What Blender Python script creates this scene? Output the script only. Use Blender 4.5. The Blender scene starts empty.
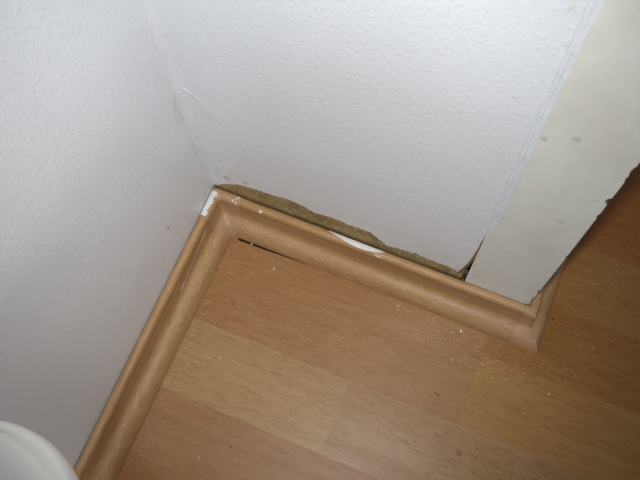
import bpy, bmesh, math, random
from mathutils import Matrix, Vector, noise
random.seed(7)
sc = bpy.context.scene
C = sc.collection

# ------------------------------------------------------------------ camera
cd = bpy.data.cameras.new('camera'); cam = bpy.data.objects.new('camera', cd); C.objects.link(cam)
sc.camera = cam
FPX = 824.12
cd.sensor_width = 36.0; cd.lens = FPX / 640 * 36.0
cd.clip_start = 0.01; cd.clip_end = 50
R0 = (0.92351237, 0.38263088, -0.02680489)
R1 = (0.35025454, -0.86972724, -0.34770144)
R2 = (-0.15635425, 0.31171804, -0.93722207)
m = Matrix(((R0[0], -R1[0], -R2[0], .2118), (R0[1], -R1[1], -R2[1], -.2265), (R0[2], -R1[2], -R2[2], .6898), (0, 0, 0, 1)))
cam.matrix_world = m
cd.dof.use_dof = True; cd.dof.focus_distance = 0.66; cd.dof.aperture_fstop = 18

# ------------------------------------------------------------------ world, lights, exposure
w = bpy.data.worlds.new('world'); sc.world = w; w.use_nodes = True
bg = w.node_tree.nodes['Background']
bg.inputs['Color'].default_value = (0.72, 0.86, 1.0, 1); bg.inputs['Strength'].default_value = 0.12

def spot(name, loc, aim, power, color, radius, angle, blend):
    l = bpy.data.lights.new(name, 'SPOT'); l.energy = power; l.color = color
    l.shadow_soft_size = radius; l.spot_size = math.radians(angle); l.spot_blend = blend
    o = bpy.data.objects.new(name, l); C.objects.link(o); o.location = loc
    o.rotation_euler = (Vector(aim) - Vector(loc)).to_track_quat('-Z', 'Y').to_euler()
    return o
# the photograph is lit by the small flash of a compact camera held at the viewpoint, plus weak daylight; an unseen area fill is added
cp = Vector((.2118, -.2265, .6898)); rt, up, fw = Vector(R0), -Vector(R1), Vector(R2)
fp = cp + up * .035 + rt * .006
spot('camera_flash', fp, fp + fw + up * .008 - rt * .022, 10.5, (0.96, 0.985, 1.0), 0.012, 62, 1.0)
wd = bpy.data.lights.new('wall_fill', 'AREA'); wd.shape = 'RECTANGLE'; wd.size = 1.1; wd.size_y = 1.3; wd.energy = 14; wd.color = (.80, .90, 1.0)  # bluish fill lamp out of view, added to lift the walls and door post
wo = bpy.data.objects.new('wall_fill', wd); C.objects.link(wo); wo.location = (1.4, -2.4, 1.35)
wo.rotation_euler = (Vector((.15, 0, .3)) - wo.location).to_track_quat('-Z', 'Y').to_euler()

vs = sc.view_settings
vs.view_transform = 'Standard'; vs.look = 'None'; vs.gamma = 1; vs.use_curve_mapping = False
vs.exposure = 0.0

# ------------------------------------------------------------------ node helper and materials
def mat(name):
    ma = bpy.data.materials.new(name); ma.use_nodes = True
    return ma, ma.node_tree.nodes, ma.node_tree.links, ma.node_tree.nodes['Principled BSDF']

def lin(r, g, b):
    f = lambda c: (c / 255 / 12.92) if c / 255 <= .04045 else ((c / 255 + .055) / 1.055) ** 2.4
    return (f(r), f(g), f(b), 1)

class N:
    def __init__(s, ma): s.t = ma.node_tree; s.n = s.t.nodes; s.l = s.t.links
    def put(s, v, sock):
        if hasattr(v, 'is_linked') or isinstance(v, bpy.types.NodeSocket): s.l.new(v, sock)
        else: sock.default_value = v
    def math(s, op, a, b=0.0, clamp=False):
        x = s.n.new('ShaderNodeMath'); x.operation = op; x.use_clamp = clamp
        s.put(a, x.inputs[0]); s.put(b, x.inputs[1]); return x.outputs[0]
    def mix(s, f, a, b, mode='MIX'):
        x = s.n.new('ShaderNodeMix'); x.data_type = 'RGBA'; x.blend_type = mode
        s.put(f, x.inputs[0]); s.put(a, x.inputs[6]); s.put(b, x.inputs[7]); return x.outputs[2]
    def coord(s, scale=(1, 1, 1), loc=None):
        t = s.n.new('ShaderNodeTexCoord'); mp = s.n.new('ShaderNodeMapping')
        mp.inputs['Scale'].default_value = scale
        if loc is not None: s.put(loc, mp.inputs['Location'])
        s.l.new(t.outputs['Object'], mp.inputs['Vector']); return mp.outputs[0]
    def noise(s, vec, scale, detail=3, rough=.5, dist=0):
        x = s.n.new('ShaderNodeTexNoise'); s.l.new(vec, x.inputs['Vector'])
        x.inputs['Scale'].default_value = scale; x.inputs['Detail'].default_value = detail
        x.inputs['Roughness'].default_value = rough; x.inputs['Distortion'].default_value = dist
        return x.outputs['Fac']
    def voro(s, vec, scale):
        x = s.n.new('ShaderNodeTexVoronoi'); s.l.new(vec, x.inputs['Vector']); x.inputs['Scale'].default_value = scale
        return x.outputs['Distance']
    def ramp(s, v, lo, hi, a=0.0, b=1.0):
        x = s.n.new('ShaderNodeMapRange'); s.l.new(v, x.inputs[0]); x.interpolation_type = 'SMOOTHSTEP'
        for i, q in zip((1, 2, 3, 4), (lo, hi, a, b)): x.inputs[i].default_value = q
        return x.outputs[0]
    def bump(s, h, strength, dist, normal=None):
        x = s.n.new('ShaderNodeBump'); s.l.new(h, x.inputs['Height'])
        x.inputs['Strength'].default_value = strength; x.inputs['Distance'].default_value = dist
        if normal: s.l.new(normal, x.inputs['Normal'])
        return x.outputs[0]
    def spotmask(s, centre, r0, r1, wob=.6):
        t = s.n.new('ShaderNodeTexCoord')
        d = s.n.new('ShaderNodeVectorMath'); d.operation = 'DISTANCE'
        s.l.new(t.outputs['Object'], d.inputs[0]); d.inputs[1].default_value = centre
        nz = s.noise(s.coord(), 300, 2)
        return s.ramp(s.math('ADD', d.outputs['Value'], s.math('MULTIPLY', s.math('SUBTRACT', nz, .5), r1 * wob)), r0, r1, 1, 0)
    def sep(s):
        t = s.n.new('ShaderNodeTexCoord'); x = s.n.new('ShaderNodeSeparateXYZ'); s.l.new(t.outputs['Object'], x.inputs[0])
        return x.outputs

def wall_paint(name, base, bumpk, rough, stains):
    ma, nd, lk, p = mat(name); n = N(ma)
    co = n.coord()
    col = n.mix(n.ramp(n.noise(co, 9, 3), .35, .7), base, tuple(c * .955 for c in base[:3]) + (1,))
    for (mask, c) in stains(n): col = n.mix(mask, col, c)
    lk.new(col, p.inputs['Base Color'])
    # woodchip wallpaper: blobs of chips under several coats of paint, plus a fine roller stipple
    chips = n.ramp(n.noise(co, 480, 2, .5, .3), .55, .72)
    soft = n.noise(co, 230, 3, .55)
    fine = n.noise(co, 700, 2)
    h = n.math('ADD', n.math('ADD', n.math('MULTIPLY', chips, .55), n.math('MULTIPLY', soft, .9)), n.math('MULTIPLY', fine, .12))
    lk.new(n.bump(h, 1.0, bumpk), p.inputs['Normal'])
    p.inputs['Roughness'].default_value = rough
    p.inputs['Specular IOR Level'].default_value = .5
    return ma

def back_stains(n):
    s = n.sep()
    # pale brown mould specks beside the door post
    near = n.math('MULTIPLY', n.ramp(s[0], .195, .226), n.ramp(n.noise(n.coord(), 130, 3, .6), .60, .70))
    near = n.math('MULTIPLY', near, .45)
    # yellowed band just above the torn edge
    low = n.math('MULTIPLY', n.ramp(s[2], .105, .06), n.ramp(n.noise(n.coord(), 60, 4, .6), .46, .68))
    low = n.math('MULTIPLY', low, .35)
    cr = n.math('MULTIPLY', n.ramp(s[0], .03, .004), n.ramp(n.noise(n.coord((1, 1, .45)), 70, 4, .6), .52, .66))
    cr = n.math('MULTIPLY', n.math('MULTIPLY', cr, n.ramp(s[2], .28, .2)), .25)
    sp = n.math('MULTIPLY', n.spotmask((.016, 0, .073), .001, .005), .6)
    sp2 = n.math('MULTIPLY', n.spotmask((.034, 0, .078), .0008, .004), .5)
    return [(near, lin(196, 180, 150)), (low, lin(190, 175, 140)), (cr, lin(170, 165, 158)), (sp, lin(165, 140, 90)), (sp2, lin(165, 140, 90))]

def left_stains(n):
    s = n.sep()
    cr = n.math('MULTIPLY', n.ramp(s[1], -.03, -.004), n.ramp(n.noise(n.coord((1, 1, .45)), 60, 4, .6), .50, .66))
    cr = n.math('MULTIPLY', n.math('MULTIPLY', cr, n.ramp(s[2], .28, .2)), .25)
    d1 = n.math('MULTIPLY', n.spotmask((0, -.0645, .0979), .0008, .0032), .6)
    d2 = n.math('MULTIPLY', n.spotmask((0, -.0137, .053), .001, .009), .45)
    return [(cr, lin(165, 162, 158)), (d1, lin(135, 115, 95)), (d2, lin(185, 165, 120))]

M = {}
M['wall_back'] = wall_paint('white_woodchip_paint', lin(232, 232, 233), .00028, .32, back_stains)
M['wall_left'] = wall_paint('white_woodchip_paint_side', lin(232, 232, 233), .0003, .33, left_stains)

def simple(name, col, rough=.5, spec=.5, nscale=None, var=.8, bumpk=None, bscale=None):
    ma, nd, lk, p = mat(name); n = N(ma)
    p.inputs['Roughness'].default_value = rough; p.inputs['Specular IOR Level'].default_value = spec
    if nscale:
        c = n.mix(n.ramp(n.noise(n.coord(), nscale, 4, .6), .35, .68), col, tuple(q * var for q in col[:3]) + (1,)); lk.new(c, p.inputs['Base Color'])
    else: p.inputs['Base Color'].default_value = col
    if bumpk: lk.new(n.bump(n.noise(n.coord(), bscale, 3, .6), 1, bumpk), p.inputs['Normal'])
    return ma

# damp bare plaster
ma, nd, lk, p = mat('damp_bare_plaster'); n = N(ma)
c = n.mix(n.ramp(n.noise(n.coord((1, 1, 1.6)), 55, 4, .65), .35, .68), lin(168, 142, 92), lin(132, 110, 70))
c = n.mix(n.ramp(n.noise(n.coord((3, 1, .8)), 160, 3, .6), .5, .72), c, lin(196, 176, 130))
lk.new(c, p.inputs['Base Color']); p.inputs['Roughness'].default_value = .7
lk.new(n.bump(n.noise(n.coord(), 350, 4, .65), 1, .0007), p.inputs['Normal'])
M['plaster'] = ma
M['torn'] = simple('torn_paper_backing', lin(150, 116, 78), .8, .2, 200, .6)
M['crumble'] = simple('grey_crumbled_filler', lin(110, 104, 98), .85, .2, 300, .5, .0006, 500)
M['void'] = simple('dark_subfloor', lin(52, 44, 38), .9, .2, 80, .7)
M['caulk'] = simple('white_caulk', lin(232, 233, 235), .4, .5, 60, .93, .0005, 120)
M['paint'] = simple('white_paint_smear', lin(232, 231, 228), .5, .5, 250, .88, .0003, 500)
M['chipwhite'] = simple('white_plaster_crumb', lin(236, 232, 224), .7, .3)
M['chipgrey'] = simple('grey_crumb', lin(105, 98, 90), .8, .2)
M['chipdark'] = simple('dark_dirt_crumb', lin(58, 38, 26), .8, .2)
M['tub'] = simple('white_plastic', lin(240, 235, 224), .38, .5, 20, .97)
# cream gloss paint
XR0 = .2822
ma, nd, lk, p = mat('cream_gloss_paint'); n = N(ma)
c = n.mix(n.ramp(n.noise(n.coord((1, 1, .5)), 22, 4, .6), .35, .7), lin(229, 227, 217), lin(219, 214, 201))
c = n.mix(n.math('MULTIPLY', n.ramp(n.noise(n.coord(), 140, 3, .6), .70, .76), .5), c, lin(175, 155, 120))
for q, r in (((.2655, -.0008, .212), .003), ((.249, -.0008, .31), .004), ((.2345, -.0008, .30), .003), ((XR0 - .001, -.0008, .050), .007), ((XR0 - .001, -.0008, .066), .004), ((XR0 - .001, -.0008, .085), .003), ((.2300, -.0008, .064), .003)):
    c = n.mix(n.math('MULTIPLY', n.spotmask((q[0], q[1], q[2]), .0003, r, .9), .4), c, lin(150, 125, 88))
lk.new(c, p.inputs['Base Color']); p.inputs['Roughness'].default_value = .42
lk.new(n.bump(n.noise(n.coord((1, 1, .35)), 160, 3, .5), 1, .0004), p.inputs['Normal'])
M['cream'] = ma
M['core'] = simple('brown_wood_core', lin(126, 88, 52), .7, .3, 90, .55)

def wood(name, axis, tint=None, rough=.36, flecks=True):
    """beech print; axis = index of the grain direction; strips take their colour from object.color"""
    ma, nd, lk, p = mat(name); n = N(ma)
    oi = nd.new('ShaderNodeObjectInfo')
    off = n.math('MULTIPLY', oi.outputs['Random'], 37.0)
    cb = nd.new('ShaderNodeCombineXYZ')
    for i in range(3): lk.new(off, cb.inputs[i])
    sc_ = [1, 1, 1]; sc_[axis] = .10
    co = n.coord(tuple(sc_), cb.outputs[0])
    sl = [1, 1, 1]; sl[axis] = .16
    co2 = n.coord(tuple(sl), cb.outputs[0])
    sf = [1, 1, 1]; sf[axis] = .33
    co3 = n.coord(tuple(sf), cb.outputs[0])
    if tint is None: base = oi.outputs['Color']
    else: base = tint
    col = base
    broad = n.noise(co2, 34, 3, .55, .8)
    col = n.mix(n.ramp(broad, .36, .66), col, n.mix(1.0, col, (.93, .89, .82, 1), 'MULTIPLY'))
    # growth-ring lines
    wv = nd.new('ShaderNodeTexWave'); wv.wave_type = 'BANDS'; wv.bands_direction = 'Y' if axis == 0 else 'X'
    lk.new(co2, wv.inputs['Vector']); wv.inputs['Scale'].default_value = 26; wv.inputs['Distortion'].default_value = 5
    wv.inputs['Detail'].default_value = 2; wv.inputs['Detail Scale'].default_value = 3
    col = n.mix(n.math('MULTIPLY', n.ramp(wv.outputs['Fac'], .55, 1), .35), col, n.mix(1.0, col, (.88, .82, .74, 1), 'MULTIPLY'))
    grain = n.noise(co, 760, 3, .65, .3)
    col = n.mix(n.math('MULTIPLY', n.ramp(grain, .44, .66), .8), col, n.mix(1.0, col, (.78, .70, .58, 1), 'MULTIPLY'))
    if flecks:
        fl = n.ramp(n.noise(co3, 420, 1, .4), .63, .72)
        zone = n.ramp(n.noise(co2, 16, 2), .42, .58)
        al = oi.outputs['Alpha']
        fl = n.math('MULTIPLY', n.math('MULTIPLY', fl, zone), n.math('SUBTRACT', 1.0, al))
        fl0 = n.math('MULTIPLY', n.ramp(n.noise(co3, 620, 1, .4), .62, .74), .25)
        fl = n.math('MAXIMUM', n.math('MULTIPLY', fl, .8), fl0)
        col = n.mix(fl, col, n.mix(1.0, col, (.60, .43, .30, 1), 'MULTIPLY'))
    lk.new(col, p.inputs['Base Color'])
    rr = n.ramp(n.noise(co2, 40, 2), .3, .7, rough - .05, rough + .07); lk.new(rr, p.inputs['Roughness'])
    p.inputs['Specular IOR Level'].default_value = .45
    lk.new(n.bump(grain, .5, .00012), p.inputs['Normal'])
    return ma
M['floor'] = wood('beech_laminate_strip', 0)
BT = lin(183, 142, 98)
M['board_x'] = wood('beech_foil_along_x', 0, BT, .50, False)
M['board_y'] = wood('beech_foil_along_y', 1, BT, .50, False)
M['corner'] = simple('beech_plastic_corner', lin(184, 143, 103), .46, .5, 45, .88, .0001, 200)

# ------------------------------------------------------------------ mesh helpers
def obj(name, verts, faces, material, parent=None, smooth=False, sharp=None):
    me = bpy.data.meshes.new(name); me.from_pydata([tuple(v) for v in verts], [], faces)
    bm = bmesh.new(); bm.from_mesh(me)
    bmesh.ops.recalc_face_normals(bm, faces=bm.faces[:]); bm.to_mesh(me); bm.free()
    me.materials.append(material)
    if smooth:
        me.polygons.foreach_set('use_smooth', [True] * len(me.polygons))
        me.set_sharp_from_angle(angle=math.radians(sharp or 40))
    o = bpy.data.objects.new(name, me); C.objects.link(o)
    if parent: o.parent = parent
    return o
def tag(o, label=None, cat=None, group=None, kind=None):
    if label: o['label'] = label
    if cat: o['category'] = cat
    if group: o['group'] = group
    if kind: o['kind'] = kind
    return o
def box(x0, x1, y0, y1, z0, z1):
    v = [(x, y, z) for x in (x0, x1) for y in (y0, y1) for z in (z0, z1)]
    return v, [(0, 1, 3, 2), (4, 6, 7, 5), (0, 4, 5, 1), (2, 3, 7, 6), (0, 2, 6, 4), (1, 5, 7, 3)]
def prism(poly, a, b, put):
    """extrude a 2D polygon from depth a to depth b; put(p, q, depth) -> xyz"""
    n = len(poly)
    v = [put(p, q, a) for p, q in poly] + [put(p, q, b) for p, q in poly]
    f = [tuple(range(n)), tuple(range(2 * n - 1, n - 1, -1))]
    f += [(i, (i + 1) % n, n + (i + 1) % n, n + i) for i in range(n)]
    return v, f
def nz(x, y=0.0, z=0.0, s=1.0): return noise.noise(Vector((x * s, y * s, z * s)))
def interp(pts, x):
    for (a, b), (c, d) in zip(pts, pts[1:]):
        if x <= c: return b + (d - b) * max(0, (x - a)) / (c - a)
    return pts[-1][1]

XL, XR, H, D = 0.2275, 0.2822, 0.0444, 0.0226
TOP = 2.4

# ------------------------------------------------------------------ walls
v, f = box(-.10, 0, -1.6, .11, 0, TOP)
wl = obj('wall_left', v, f, M['wall_left'])
tag(wl, 'white painted woodchip wall on the left side of the corner', 'wall', kind='structure')

v, f = box(0, XL - .0035, .0012, .11, 0, TOP)
wb = obj('wall_back', v, f, M['plaster'])
tag(wb, 'white papered back wall with bare damp olive plaster above the skirting', 'wall', kind='structure')

# painted woodchip paper, torn off in a ragged line above the skirting
rag = [(0, .047), (.0060, .051), (.0113, .0570), (.0207, .0640), (.0283, .0691), (.0441, .0721), (.0576, .0735), (.0739, .0773), (.0869, .0742),
       (.0954, .0690), (.1088, .0728), (.1175, .0722), (.1279, .0711), (.1434, .0722), (.1515, .064), (.1588, .0565), (.1710, .0600), (.1842, .0626),
       (.1973, .0599), (.2123, .0612), (.2189, .0570)]
edge = [(.2205, .0560), (.2215, .066), (.2232, .078), (.2246, .088), (.2258, .104), (.2266, .119), (.2271, .14), (.2276, .165), (.2277, TOP)]
poly = []
K = 420
for i in range(K):
    x = .2189 * i / (K - 1)
    z = interp(rag, x) + .0014 * nz(x, 3, 0, 260) + .0022 * nz(x, 9, 0, 620) + .0012 * nz(x, 5, 0, 1700)
    poly.append((x, max(z, .046)))
for a, b in edge: poly.append((a + (.00035 * nz(b, 1, 7, 400) if b < .2 else 0), b))
poly.append((0, TOP))
paper = obj('woodchip_paper', *prism(poly, 0, .0012, lambda a, b, d: (a, d, b)), M['wall_back'], wb)
paper['label'] = 'white painted paper ending in a ragged torn edge'

# torn brown lip of paper curling away from the door post
v = []; f = []
lip = [(.2190, .0560), (.2205, .061), (.2217, .068), (.2233, .078), (.2247, .088), (.2259, .104), (.2266, .119), (.2271, .138)]
for i, (a, b) in enumerate(lip):
    wdt = .0013 * math.sin(math.pi * (i + .6) / 8.2) + .0003
    v += [(a - .0003, -.0001, b), (a + wdt, -.0009, b - .0005), (a + wdt, -.0003, b - .0005), (a - .0003, .0008, b)]
for i in range(len(lip) - 1):
    for k in range(4): f.append((i * 4 + k, i * 4 + (k + 1) % 4, i * 4 + 4 + (k + 1) % 4, i * 4 + 4 + k))
f += [(0, 1, 2, 3), tuple(len(v) - 1 - k for k in range(4))]
o = obj('torn_lip', v, f, M['torn'], wb); o['label'] = 'brown torn paper edge'
# crumbled filler in the foot of the crack
v, f = [], []
bm = bmesh.new()
for i in range(26):
    s = random.uniform(.0006, .0015)
    bmesh.ops.create_icosphere(bm, subdivisions=1, radius=s, matrix=Matrix.Translation((random.uniform(.2235, .2270), random.uniform(.003, .006), random.uniform(.040, .068))))
me = bpy.data.meshes.new('crumbled_filler'); bm.to_mesh(me); bm.free(); me.materials.append(M['crumble'])
o = bpy.data.objects.new('crumbled_filler', me); C.objects.link(o); o.parent = wb; o['kind'] = 'stuff'; o['label'] = 'grey crumbled filler in the crack'

# soft filler fillet in the wall corner, fading out just above the skirting
v, f = [], []
NS, NA = 150, 7
for i in range(NS):
    z = .085 + (TOP - .085) * (i / (NS - 1)) ** 2.2
    k = min(1, max(0, (z - .085) / .07))
    r = 0.0003 + .0045 * k * k * (3 - 2 * k) + .0012 * nz(0, 0, z, 60) * k
    for j in range(NA):
        a = math.pi / 2 * j / (NA - 1)
        v.append((r - r * math.sin(a), -r + r * math.cos(a), z))
    v.append((-.0005, .0005, z))
n1 = NA + 1
for i in range(NS - 1):
    for j in range(n1): f.append((i * n1 + j, i * n1 + (j + 1) % n1, (i + 1) * n1 + (j + 1) % n1, (i + 1) * n1 + j))
f += [tuple(range(n1)), tuple((NS - 1) * n1 + j for j in range(n1 - 1, -1, -1))]
o = obj('corner_filler', v, f, M['wall_back'], wb, True); o['label'] = 'soft white filler rounding the wall corner'

# raised ridge of paper overlap running right-down from the corner
v, f = [], []
A, B = Vector((.0030, 0, .2080)), Vector((.0335, 0, .184))
NP = 26
for i in range(NP):
    t = i / (NP - 1); c = A.lerp(B, t) + Vector((0, 0, .0007 * nz(t, 0, 0, 5)))
    r = (.0016 * (1 - t) ** 2.5 + .0005) * (1 + .3 * nz(t, 2, 0, 14))
    if i in (0, NP - 1): r *= .15
    for k in range(5):
        a = math.pi * k / 4
        v.append((c.x + .35 * r * math.cos(a), c.y - .22 * r * math.sin(a), c.z + r * math.cos(a)))
for i in range(NP - 1):
    for k in range(4): f.append((i * 5 + k, i * 5 + k + 1, i * 5 + 6 + k, i * 5 + 5 + k))
    f.append((i * 5 + 4, i * 5, i * 5 + 5, i * 5 + 9))
f += [(0, 1, 2, 3, 4), tuple(len(v) - 1 - k for k in range(5))]
o = obj('paper_ridge', v, f, M['wall_back'], wb, True); o['label'] = 'short raised white ridge near the corner'

# ------------------------------------------------------------------ cream door post
v, f = box(XL, XR - .0006, .0004, .11, 0, TOP)
post = obj('trim_3', v, f, M['core'])
tag(post, 'cream painted door post beside the white wall with chipped brown edges', 'door post', kind='structure')
poly = []
for i in range(90):                       # lower edge, left to right, a little ragged
    x = XL + (XR - XL) * i / 89
    z = .0435 + .0006 * nz(x, 0, 0, 300) + .0004 * nz(x, 4, 0, 900)
    if i > 76: z += .003 * ((i - 76) / 13) ** 2
    poly.append((x, z))
for i in range(420):                      # right edge, chipped
    z = .0475 + (.46 - .0475) * i / 419
    k_ = min(1, max(0, (z - .09) / .07)); amp = 1.0 - .5 * k_
    x = XR - max(0, amp * (.0004 * nz(1, 0, z, 220) + .0005 * nz(3, 0, z, 700)) + .0004 * (1 - k_))
    for zc, hh, dep in ((.2575, .0050, .0022), (.236, .003, .0007), (.2975, .006, .0009), (.288, .003, .0007), (.163, .003, .0008), (.058, .006, .0012), (.08, .004, .0011)):
        if abs(z - zc) < hh: x -= dep * (1 - ((z - zc) / hh) ** 2) ** .6
    poly.append((x, z))
poly += [(XR, .47), (XR, TOP), (XL, TOP)]
o = obj('cream_paint', *prism(poly, -.0008, .0004, lambda a, b, d: (a, d, b)), M['cream'], post)
o['label'] = 'cream gloss paint skin with ragged lower and outer edge'
# side face paint
o = obj('side_paint', *box(XR - .0006, XR - .0001, .0016, .11, .044, TOP), M['cream'], post)
# white wall paint brushed over the joint onto the post
poly = []
for i in range(140):
    t = i / 139; z = .168 - .01 + t ** 1.5 * .6
    wd = .0036 + .0010 * nz(z, 0, 0, 40) + .0006 * nz(z, 1, 0, 200)
    poly.append((XL + wd * min(1, .15 + t * 14), z))
poly += [(XL + .0038, TOP), (XL - .0002, TOP), (XL - .0002, .15)]
o = obj('paint_overlap', *prism(poly, -.00115, -.0007, lambda a, b, d: (a, d, b)), M['caulk'], post); o['label'] = 'white wall paint overlapping the cream'
poly = [(XL + .0002, .047), (XL + .0020, .050), (XL + .0029, .058), (XL + .0036, .066), (XL + .0024, .073), (XL + .0010, .079), (XL + .0003, .083)]
o = obj('paint_flake', *prism(poly, -.0013, -.0007, lambda a, b, d: (a, d, b)), M['caulk'], post); o['label'] = 'white flake of paint beside the crack'
# caulk bead in the joint
v, f = [], []
NP = 130
for i in range(NP):
    t = i / (NP - 1); z = .158 + t ** 1.6 * (TOP - .158)
    r = .0014 * (1 + .6 * nz(z, 0, 0, 60) + .3 * nz(z, 3, 0, 200)) * min(1, .2 + t * 12)
    for k in range(6):
        a = math.pi * k / 5
        v.append((XL + .0002 + .0005 * nz(z, 5, 0, 45) + r * math.cos(a), -.0006 - .6 * r * math.sin(a), z))
for i in range(NP - 1):
    for k in range(5): f.append((i * 6 + k, i * 6 + k + 1, i * 6 + 7 + k, i * 6 + 6 + k))
    f.append((i * 6 + 5, i * 6, i * 6 + 6, i * 6 + 11))
f += [tuple(range(6)), tuple(len(v) - 1 - k for k in range(6))]
o = obj('caulk_bead', v, f, M['caulk'], post, True); o['label'] = 'white caulk bead along the joint'

# ------------------------------------------------------------------ floor
fl = obj('floor', *box(-.10, 1.3, -1.6, 1.0, -.03, -.0082), M['void'])
tag(fl, 'beech laminate floor of staggered strips', 'floor', kind='structure')
G = .00002
def plank(poly, color, fleck=0.0):
    pts = [Vector(p) for p in poly]
    o = obj('plank', *prism(poly, -.008, 0, lambda a, b, d: (a, b, d)), M['floor'], fl)
    o.color = (color[0], color[1], color[2], 1 - fleck)
    return o
def rect(x0, x1, y0, y1): return [(x0 + G, y0 + G), (x1 - G, y0 + G), (x1 - G, y1 - G), (x0 + G, y1 - G)]
ORANGE = lin(163, 117, 69); ORANGE2 = lin(160, 110, 54); LIGHT = lin(172, 134, 86); PALE = lin(166, 126, 82); MID = lin(171, 125, 68); DEEP = lin(158, 101, 52); FAR = lin(162, 116, 62)
Y = [-.1690, -.1040, -.0405, .0200, .0836]
# row beside the back skirting: its edge was cut short, leaving a tapering gap next to the inside corner
plank([(-.10, Y[2] - 0 + G), (.262 - G, Y[2] + G), (.262 - G, Y[3] - G), (.112, Y[3] - G), (.112, -.0222), (.085, -.0231), (.050, -.0243), (.0285, -.0247), (.0275, -.0150), (-.10, -.0150)], ORANGE)
plank(rect(.262, .66, Y[2], Y[3]), ORANGE2)
plank(rect(-.10, .263, Y[1], Y[2]), ORANGE)
plank(rect(.263, .665, Y[1], Y[2]), MID)
plank(rect(-.10, .168, Y[0], Y[1]), LIGHT)
plank(rect(.168, .57, Y[0], Y[1]), PALE, 1.0)
plank(rect(.10, .50, Y[3], Y[4]), FAR)
plank(rect(.10, .47, Y[4], Y[4] + .064), DEEP)
plank(rect(-.10, .245, Y[0] - .065, Y[0]), ORANGE)
plank(rect(.245, .645, Y[0] - .065, Y[0]), MID, .5)
ends = {(2, 'n'): .66}
cols = [ORANGE, LIGHT, MID, ORANGE2, PALE, DEEP]
for (x0, y0) in ((.66, Y[2]), (.665, Y[1]), (.57, Y[0]), (.50, Y[3]), (.47, Y[4]), (.645, Y[0] - .065)):
    y1 = {Y[2]: Y[3], Y[1]: Y[2], Y[0]: Y[1], Y[3]: Y[4], Y[4]: Y[4] + .064}.get(y0, Y[0])
    plank(rect(x0, x0 + .4, y0, y1), random.choice(cols), random.random() * .4)
for r in range(1, 9):                                   # towards the room
    y0 = Y[0] - .065 * (r + 1); x = -.10 - random.uniform(0, .0)
    xe = random.uniform(.05, .35)
    while x < 1.1:
        plank(rect(x, xe, y0, y0 + .065), random.choice(cols), random.random() * .4); x = xe; xe += .4
for r in range(1, 8):                                   # through the doorway
    y0 = Y[4] + .064 * r; x = .10; xe = random.uniform(.2, .5)
    while x < 1.1:
        plank(rect(x, xe, y0, y0 + .064), random.choice([ORANGE, MID, ORANGE2, DEEP]), random.random() * .3); x = xe; xe += .4

# ------------------------------------------------------------------ skirting
PROF = [(.0006, .0), (.0007, .0425), (.0014, .0440), (.0030, .0445), (.0047, .0445), (.0063, .0440), (.0074, .0428), (.0080, .0408), (.0079, .0386),
        (.0075, .0364), (.0074, .0340), (.0075, .0310), (.0077, .0270), (.0080, .0228), (.0085, .0190), (.0095, .0165), (.0113, .0152),
        (.0138, .0144), (.0165, .0133), (.0186, .0114), (.0202, .0090), (.0213, .0063), (.0221, .0037), (.0226, .0016), (.0226, 0)]
def prof(o):
    """profile grown outwards by o"""
    out = []
    for i, (u, z) in enumerate(PROF):
        if i in (0, len(PROF) - 1) or i == 1: out.append((u + (o if i == len(PROF) - 1 else 0), z)); continue
        a, b = PROF[i - 1], PROF[i + 1]; t = Vector((b[0] - a[0], b[1] - a[1])).normalized()
        out.append((u - t.y * o, z + t.x * o))
    return out
def sweep(paths):
    """paths[k] = list of xyz for profile point k; all the same length"""
    n, L = len(paths), len(paths[0])
    v = [paths[k][i] for i in range(L) for k in range(n)]; f = []
    for i in range(L - 1):
        for k in range(n): f.append((i * n + k, i * n + (k + 1) % n, (i + 1) * n + (k + 1) % n, (i + 1) * n + k))
    f += [tuple(range(n)), tuple((L - 1) * n + k for k in range(n - 1, -1, -1))]
    return v, f
P0 = prof(0); P1 = prof(.0006)
bb = obj('baseboard_back', *sweep([[(.0255, -u, z + .0002), (.282, -u, z + .0002)] for u, z in P0]), M['board_x'], None, True)
tag(bb, 'beech-look moulded skirting board along the back wall with a white paint smear', 'skirting board', kind='structure')
bl = obj('baseboard_left', *sweep([[(u, -1.6, z + .0002), (u, -.0245, z + .0002)] for u, z in P0]), M['board_y'], None, True)
tag(bl, 'beech-look moulded skirting board along the left wall', 'skirting board', kind='structure')
br = obj('baseboard_right', *sweep([[(XR + u, .004, z + .0002), (XR + u, .11, z + .0002)] for u, z in P0]), M['board_y'], None, True)
tag(br, 'short beech-look skirting board running back past the door post', 'skirting board', kind='structure')
# inside corner cover
paths = []
for u, z in P1:
    r = .0035; p_ = [(.0278, -u, z)]
    for j in range(7):
        a = math.pi / 2 * j / 6
        p_.append((u + r - r * math.sin(a), -u - r + r * math.cos(a), z))
    p_.append((u, -.0292, z)); paths.append(p_)
ci = obj('trim_1', *sweep(paths), M['corner'], None, True, 50)
tag(ci, 'beech plastic inside corner cover with white paint on its left edge', 'corner cover', kind='structure')
# outside corner cover
paths = [[(.2800, -u, z), (XR + u, -u, z), (XR + u, .0065, z)] for u, z in P1]
co_ = obj('trim_2', *sweep(paths), M['corner'], None, True, 35)
tag(co_, 'beech plastic outside corner cover at the foot of the door post', 'corner cover', kind='structure')

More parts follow.
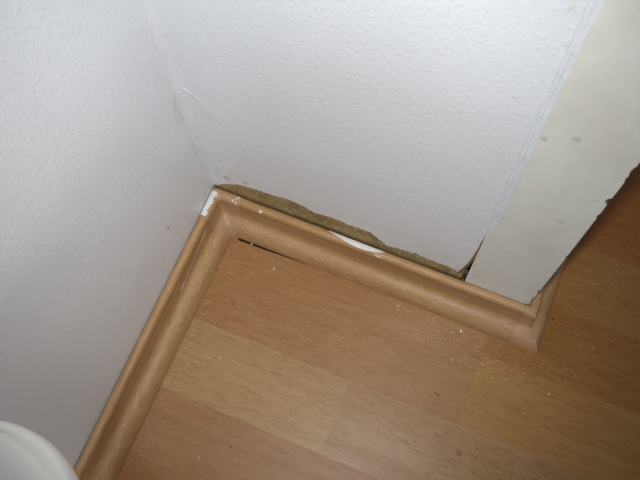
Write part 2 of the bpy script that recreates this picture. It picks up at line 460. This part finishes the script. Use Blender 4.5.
# white paint on the bead: thin skin that follows the moulding
def bead_skin(name, parent, s0, s1, k0, kfun, base, put, th=.00025, steps=40):
    """skin from profile index k0 to kfun(t) (float index) along s0..s1"""
    pr = prof(base + th); v = []; f = []; W = 6
    def at(k, pr_):
        i = max(0, min(len(pr_) - 2, int(k))); q = k - i
        return pr_[i][0] + (pr_[i + 1][0] - pr_[i][0]) * q, pr_[i][1] + (pr_[i + 1][1] - pr_[i][1]) * q
    inner = prof(base - .0002)
    for i in range(steps):
        t = i / (steps - 1); s = s0 + (s1 - s0) * t; ks, k1 = k0(t), kfun(t)
        row = [at(ks + (k1 - ks) * j / (W - 1), pr) for j in range(W)] + [at(ks + (k1 - ks) * j / (W - 1), inner) for j in range(W - 1, -1, -1)]
        v += [put(s, u, z) for u, z in row]
    n = 2 * W
    for i in range(steps - 1):
        for k in range(n): f.append((i * n + k, i * n + (k + 1) % n, (i + 1) * n + (k + 1) % n, (i + 1) * n + k))
    f += [tuple(range(n)), tuple((steps - 1) * n + k for k in range(n - 1, -1, -1))]
    return obj(name, v, f, M['paint'], parent, True)
put_b = lambda s, u, z: (s, -u, z + .0002)
put_l = lambda s, u, z: (u, s, z + .0002)
o = bead_skin('paint_smear', bb, .108, .158, lambda t: 2.0 + .3 * t, lambda t: 2.15 + .3 * t + 2.6 * math.sin(math.pi * min(1, t ** 1.25)) ** .8 + .15 * nz(t, 0, 0, 20), 0, put_b)
o['label'] = 'white paint smear on the rounded top'
o = bead_skin('paint_smear', bb, .1500, .1585, lambda t: 5.3, lambda t: 5.35 + .5 * math.sin(math.pi * t), 0, put_b, steps=14)
o = bead_skin('paint_smear', bb, .0455, .0490, lambda t: 4.8, lambda t: 4.9 + 1.4 * math.sin(math.pi * t) ** .7, 0, put_b, steps=12)
o = bead_skin('paint_smear', ci, -.0285, -.0045, lambda t: 1.6, lambda t: 4.5 + .7 * nz(t, 0, 0, 6) + .8 * nz(t, 4, 0, 20) + (.8 if t > .8 else .0), .0006, put_l)
o['label'] = 'white paint on the left edge'
for (a, b_, ka, kb) in ((.0205, .0222, 4.6, 5.6), (.0228, .0238, 3.3, 4.2), (.0240, .0262, 2.6, 3.6), (.0236, .0252, 5.0, 6.2)):
    bead_skin('paint_fleck', ci, a, b_, lambda t, ka=ka: ka, lambda t, ka=ka, kb=kb: ka + .1 + (kb - ka) * math.sin(math.pi * t) ** .6, .0006, lambda s, u, z: (s, -u, z), steps=10)
# streak of dried glue down the cove of the left board
M['glue'] = simple('dried_glue', lin(196, 172, 148), .25, .6, 90, .9)
v, f = [], []
NP = 40
for i in range(NP):
    t = i / (NP - 1); y = -.036 - .055 * t; z = .0315 - .010 * t + .001 * nz(t, 0, 0, 8)
    u = interp([(q[1], q[0]) for q in reversed(P0[10:17])], z); r = .0009 * math.sin(math.pi * t) ** .5 + .0001
    v += [(u - .0003, y, z + r), (u + .0004, y, z), (u - .0001, y, z - r)]
for i in range(NP - 1):
    for k in range(3): f.append((i * 3 + k, i * 3 + (k + 1) % 3, i * 3 + 3 + (k + 1) % 3, i * 3 + 3 + k))
f += [(0, 1, 2), (len(v) - 1, len(v) - 2, len(v) - 3)]
o = obj('glue_streak', v, f, M['glue'], bl, True, 80); o['label'] = 'pale streak of dried glue in the hollow'

# ------------------------------------------------------------------ white lidded tub
def lathe(pr, seg=72):
    v, f = [], []; n = len(pr)
    for i in range(seg):
        a = 2 * math.pi * i / seg
        v += [(r * math.cos(a), r * math.sin(a), z) for r, z in pr]
    for i in range(seg):
        j = (i + 1) % seg
        for k in range(n - 1): f.append((i * n + k, j * n + k, j * n + k + 1, i * n + k + 1))
    f.append(tuple(i * n for i in range(seg))); f.append(tuple(i * n + n - 1 for i in range(seg - 1, -1, -1)))
    return v, f
tub = bpy.data.objects.new('pedestal_stand', None); C.objects.link(tub); tub.location = (.0588, -.2868, 0)
tub.empty_display_size = .05
tag(tub, 'small white round-topped pedestal stand, blurred in the bottom left corner', 'stand')
obj('base', *lathe([(.030, .0002), (.0325, .0012), (.0330, .004), (.0320, .008), (.026, .0125), (.019, .015), (.016, .0165)]), M['tub'], tub, True)
obj('column', *lathe([(.0160, .0160), (.0150, .03), (.0140, .12), (.0150, .24), (.0180, .280), (.024, .2955)]), M['tub'], tub, True)
RIM = [(.0240, .2950), (.0470, .2960), (.0500, .2985), (.0512, .305), (.0515, .311), (.0509, .3158), (.0497, .3182), (.0484, .3193), None, None, None, None, (.036, .3222), (.028, .3226), (.015, .3230), (.001, .3232)]
v, f = [], []
for i in range(96):
    a = 2 * math.pi * i / 96; wv_ = .0034 + .0024 * math.cos(2 * (a - math.radians(52)))      # oval raised panel inside the round rim
    g = .0497 - wv_
    ring = RIM[:8] + [(g, .3180), (g - .0008, .3186), (g - .0022, .3204), (g - .005, .3214)] + RIM[12:]
    if g < .0484: pass
    else: ring[7] = ((.0497 + g) / 2, .3188)
    v += [(q * math.cos(a), q * math.sin(a), z) for q, z in ring]
n_ = 16
for i in range(96):
    j_ = (i + 1) % 96
    for k in range(n_ - 1): f.append((i * n_ + k, j_ * n_ + k, j_ * n_ + k + 1, i * n_ + k + 1))
f.append(tuple(i * n_ for i in range(96))); f.append(tuple(i * n_ + n_ - 1 for i in range(95, -1, -1)))
obj('round_top', v, f, M['tub'], tub, True, 60)

# ------------------------------------------------------------------ crumbs
def crumb_mesh(sx, sy, sz, seed):
    bm = bmesh.new(); bmesh.ops.create_icosphere(bm, subdivisions=1, radius=1)
    for vv in bm.verts:
        k = 1 + .35 * noise.noise(vv.co * 1.7 + Vector((seed, seed * .3, 0)))
        vv.co = Vector((vv.co.x * sx * k, vv.co.y * sy * k, vv.co.z * sz * k))
    zmin = min(vv.co.z for vv in bm.verts)
    for vv in bm.verts: vv.co.z -= zmin
    me = bpy.data.meshes.new('crumb'); bm.to_mesh(me); bm.free(); return me
def crumb(name, x, y, sx, sy, sz, rot, mk, label, cat, group=None, z=0.0):
    me = crumb_mesh(sx, sy, sz, random.uniform(0, 50)); me.materials.append(M[mk])
    o = bpy.data.objects.new(name, me); C.objects.link(o); o.location = (x, y, z); o.rotation_euler = (0, 0, rot)
    return tag(o, label, cat, group)
mm = .001
crumb('plaster_flake', .0695, -.0375, 1.6 * mm, .5 * mm, .4 * mm, 1.0, 'chipwhite', 'slender white plaster flake on the orange strip below the dark gap', 'plaster flake')
crumb('plaster_flake', .2402, -.0287, 1.1 * mm, 1.5 * mm, .8 * mm, .4, 'chipwhite', 'largest white plaster flake, touching the skirting left of the outside corner', 'plaster flake')
crumb('plaster_flake', .0774, -.2087, .9 * mm, 2.3 * mm, .3 * mm, .1, 'chipgrey', 'pale grey oval flake lying on the floor near the bottom edge', 'plaster flake').data.materials[0] = simple('pale_grey_flake', lin(176, 160, 142), .7, .3)
crumb('plaster_flake', .0347, -.2167, 1.2 * mm, .6 * mm, .4 * mm, .3, 'chipwhite', 'white flake on the floor beside the left skirting, near the bottom', 'plaster flake').data.materials[0] = simple('bluish_flake', lin(190, 186, 184), .7, .3)
sm = [(.1333, -.1544, 'white crumb at the lower edge of the pale strip, left of its end joint'),
      (.1067, -.2000, 'white crumb on the bottom orange strip, beside the elongated dark speck'),
      (.2658, -.0490, 'white crumb at the upper end of the strip joint near the outside corner'),
      (.2414, -.0552, 'white crumb on the orange strip below the largest white flake'),
      (.0629, -.0747, 'white crumb on the orange strip, right of the grey dirt speck'),
      (.0588, -.1278, 'white crumb in the middle of the left part of the pale strip'),
      (.0356, -.1447, 'lower of two white crumbs on the pale strip beside the left skirting'),
      (.0420, -.1384, 'upper of two white crumbs on the pale strip beside the left skirting'),
      (.3107, -.0747, 'white crumb on the darker floor below the outside corner, nearer the bottom'),
      (.3250, -.0520, 'lone white crumb on the darker floor, rightmost of the white ones'),
      (.2072, -.0449, 'white crumb on the orange strip left of the largest white flake, away from the skirting'),
      (.2148, -.0285, 'white crumb close to the back skirting, nearest left of the largest flake'),
      (.1826, -.0281, 'white crumb close to the back skirting, straight below the end of the paint smear')]
for x, y, lb in sm:
    s = random.uniform(.45, .75) * mm
    crumb('plaster_crumb', x, y, s, s * random.uniform(.7, 1.2), s * .7, random.uniform(0, 3), 'chipwhite', lb, 'plaster crumb', 'white plaster crumbs on the laminate')
crumb('plaster_flake', .0415, -.0236, 1.5 * mm, .9 * mm, .6 * mm, -.4, 'chipwhite', 'white flake stuck in the dark gap under the back skirting', 'plaster flake', z=-.0004).data.materials[0] = simple('greyish_flake', lin(188, 182, 168), .7, .3)
crumb('dirt_crumb', .0492, -.0803, 1.3 * mm, 1.0 * mm, .5 * mm, .2, 'chipgrey', 'grey speck of dirt on the orange strip, largest left of centre', 'dirt crumb')
crumb('dirt_crumb', .0444, -.0486, .7 * mm, .6 * mm, .5 * mm, .2, 'chipgrey', 'small dark grey speck below the left end of the gap', 'dirt crumb')
crumb('dirt_crumb', .0370, -.0345, .35 * mm, 1.3 * mm, .3 * mm, -.2, 'torn', 'thin brown fibre on the floor by the inside corner', 'dirt crumb')
crumb('dirt_crumb', .0720, -.0262, .6 * mm, .5 * mm, .5 * mm, .2, 'chipgrey', 'dark speck touching the middle of the dark gap', 'dirt crumb')
crumb('dirt_crumb', .0882, -.0258, .7 * mm, .6 * mm, .5 * mm, .2, 'chipgrey', 'dark speck near the right end of the dark gap', 'dirt crumb')
crumb('dirt_crumb', .2821, -.0846, .5 * mm, .45 * mm, .4 * mm, 0, 'chipdark', 'black speck right of the strip joint in the middle of the floor', 'dirt crumb')
crumb('dirt_crumb', .0272, -.2111, .7 * mm, .6 * mm, .5 * mm, 0, 'chipdark', 'dark reddish speck beside the left skirting near the bottom', 'dirt crumb')
crumb('dirt_crumb', .0983, -.1915, .5 * mm, .9 * mm, .4 * mm, -.5, 'chipdark', 'dark elongated speck on the bottom orange strip', 'dirt crumb')
crumb('dirt_crumb', .2844, -.1167, .9 * mm, .35 * mm, .3 * mm, 0, 'chipdark', 'dark dash-shaped speck on the mottled strip', 'dirt crumb')
crumb('dirt_crumb', .2879, -.1348, .5 * mm, .5 * mm, .4 * mm, 0, 'chipdark', 'dark round speck on the mottled strip at the bottom edge', 'dirt crumb')
for x, y, s, lb in ((.3093, .0108, .9, 'largest dark speck beside the outside corner cover'), (.3035, .0195, .6, 'uppermost dark speck, touching the short right skirting'), (.3148, .0133, .7, 'dark speck just right of the largest one by the outside corner'),
                    (.3120, -.0015, .6, 'lowest dark speck right of the outside corner'), (.3354, .0119, .55, 'dark speck farthest right of the outside corner')):
    crumb('dirt_crumb', x, y, s * mm, s * .8 * mm, s * .6 * mm, random.uniform(0, 3), 'chipdark', lb, 'dirt crumb', 'dark specks right of the outside corner')
# curled dark fibre
v, f = [], []
for i in range(12):
    t = i / 11; x = .2375 + .0046 * t; y = -.0872 + .0007 * math.sin(7 * t) + .0004 * t; r = .00028
    v += [(x, y - r, .00001), (x, y + r, .00001), (x, y, .0005)]
for i in range(11):
    for k in range(3): f.append((i * 3 + k, i * 3 + (k + 1) % 3, i * 3 + 3 + (k + 1) % 3, i * 3 + 3 + k))
f += [(0, 1, 2), (35, 34, 33)]
tag(obj('dirt_fibre', v, f, M['chipdark']), 'curled dark fibre lying on the orange strip', 'fibre')

# fine plaster dust, too small and too many to count
tops = [(u, z) for u, z in P0[4:]]
def hz(u): return max(z for (a, z) in [(u, interp(sorted((q[0], q[1]) for q in P0[14:]), u))])
bm = bmesh.new()
def grain(x, y, z, s):
    r = [Vector((random.uniform(-1, 1), random.uniform(-1, 1), random.uniform(-.2, 1))).normalized() * s for _ in range(4)]
    c = Vector((x, y, z + s * .4)); vs_ = [bm.verts.new(c + q) for q in (Vector((s, 0, -s * .4)), Vector((-s * .6, s * .8, -s * .4)), Vector((-s * .5, -s * .8, -s * .4)), Vector((r[0].x * .4, r[0].y * .4, s * .8)))]
    for t in ((0, 1, 2), (0, 1, 3), (1, 2, 3), (2, 0, 3)): bm.faces.new([vs_[k] for k in t])
def size(): return random.choice((.00022, .0003, .00036, .00045, .00055)) * random.uniform(.7, 1.15)
for i in range(300):                                    # open floor
    x, y = random.uniform(.03, .36), random.uniform(-.24, -.024)
    grain(x, y, 0, size())
for i in range(420):                                    # along the left skirting foot
    y = random.uniform(-.25, -.03); u = min(.0225, max(.0095, random.gauss(.0165, .004)))
    grain(u, y, hz(u) + .0002, size())
for i in range(200):
    y = random.uniform(-.24, -.03); grain(.0236 + abs(random.gauss(0, .010)), y, 0, size())
for i in range(220):                                    # along the back skirting foot
    x = random.uniform(.03, .28); u = random.uniform(.010, .0222); grain(x, -u, hz(u) + .0002, size())
for i in range(430):                                    # floor in front of the outside corner
    x = random.gauss(.25, .045); y = -.0245 - abs(random.gauss(0, .016))
    if .06 < x < .36: grain(x, y, 0, size())
for i in range(40):
    grain(random.uniform(.308, .35), random.uniform(-.03, .08), 0, size())
me = bpy.data.meshes.new('plaster_dust'); bm.to_mesh(me); bm.free(); me.materials.append(M['chipwhite'])
o = bpy.data.objects.new('plaster_dust', me); C.objects.link(o)
tag(o, 'fine white plaster dust scattered over the floor and skirting feet', 'dust', kind='stuff')
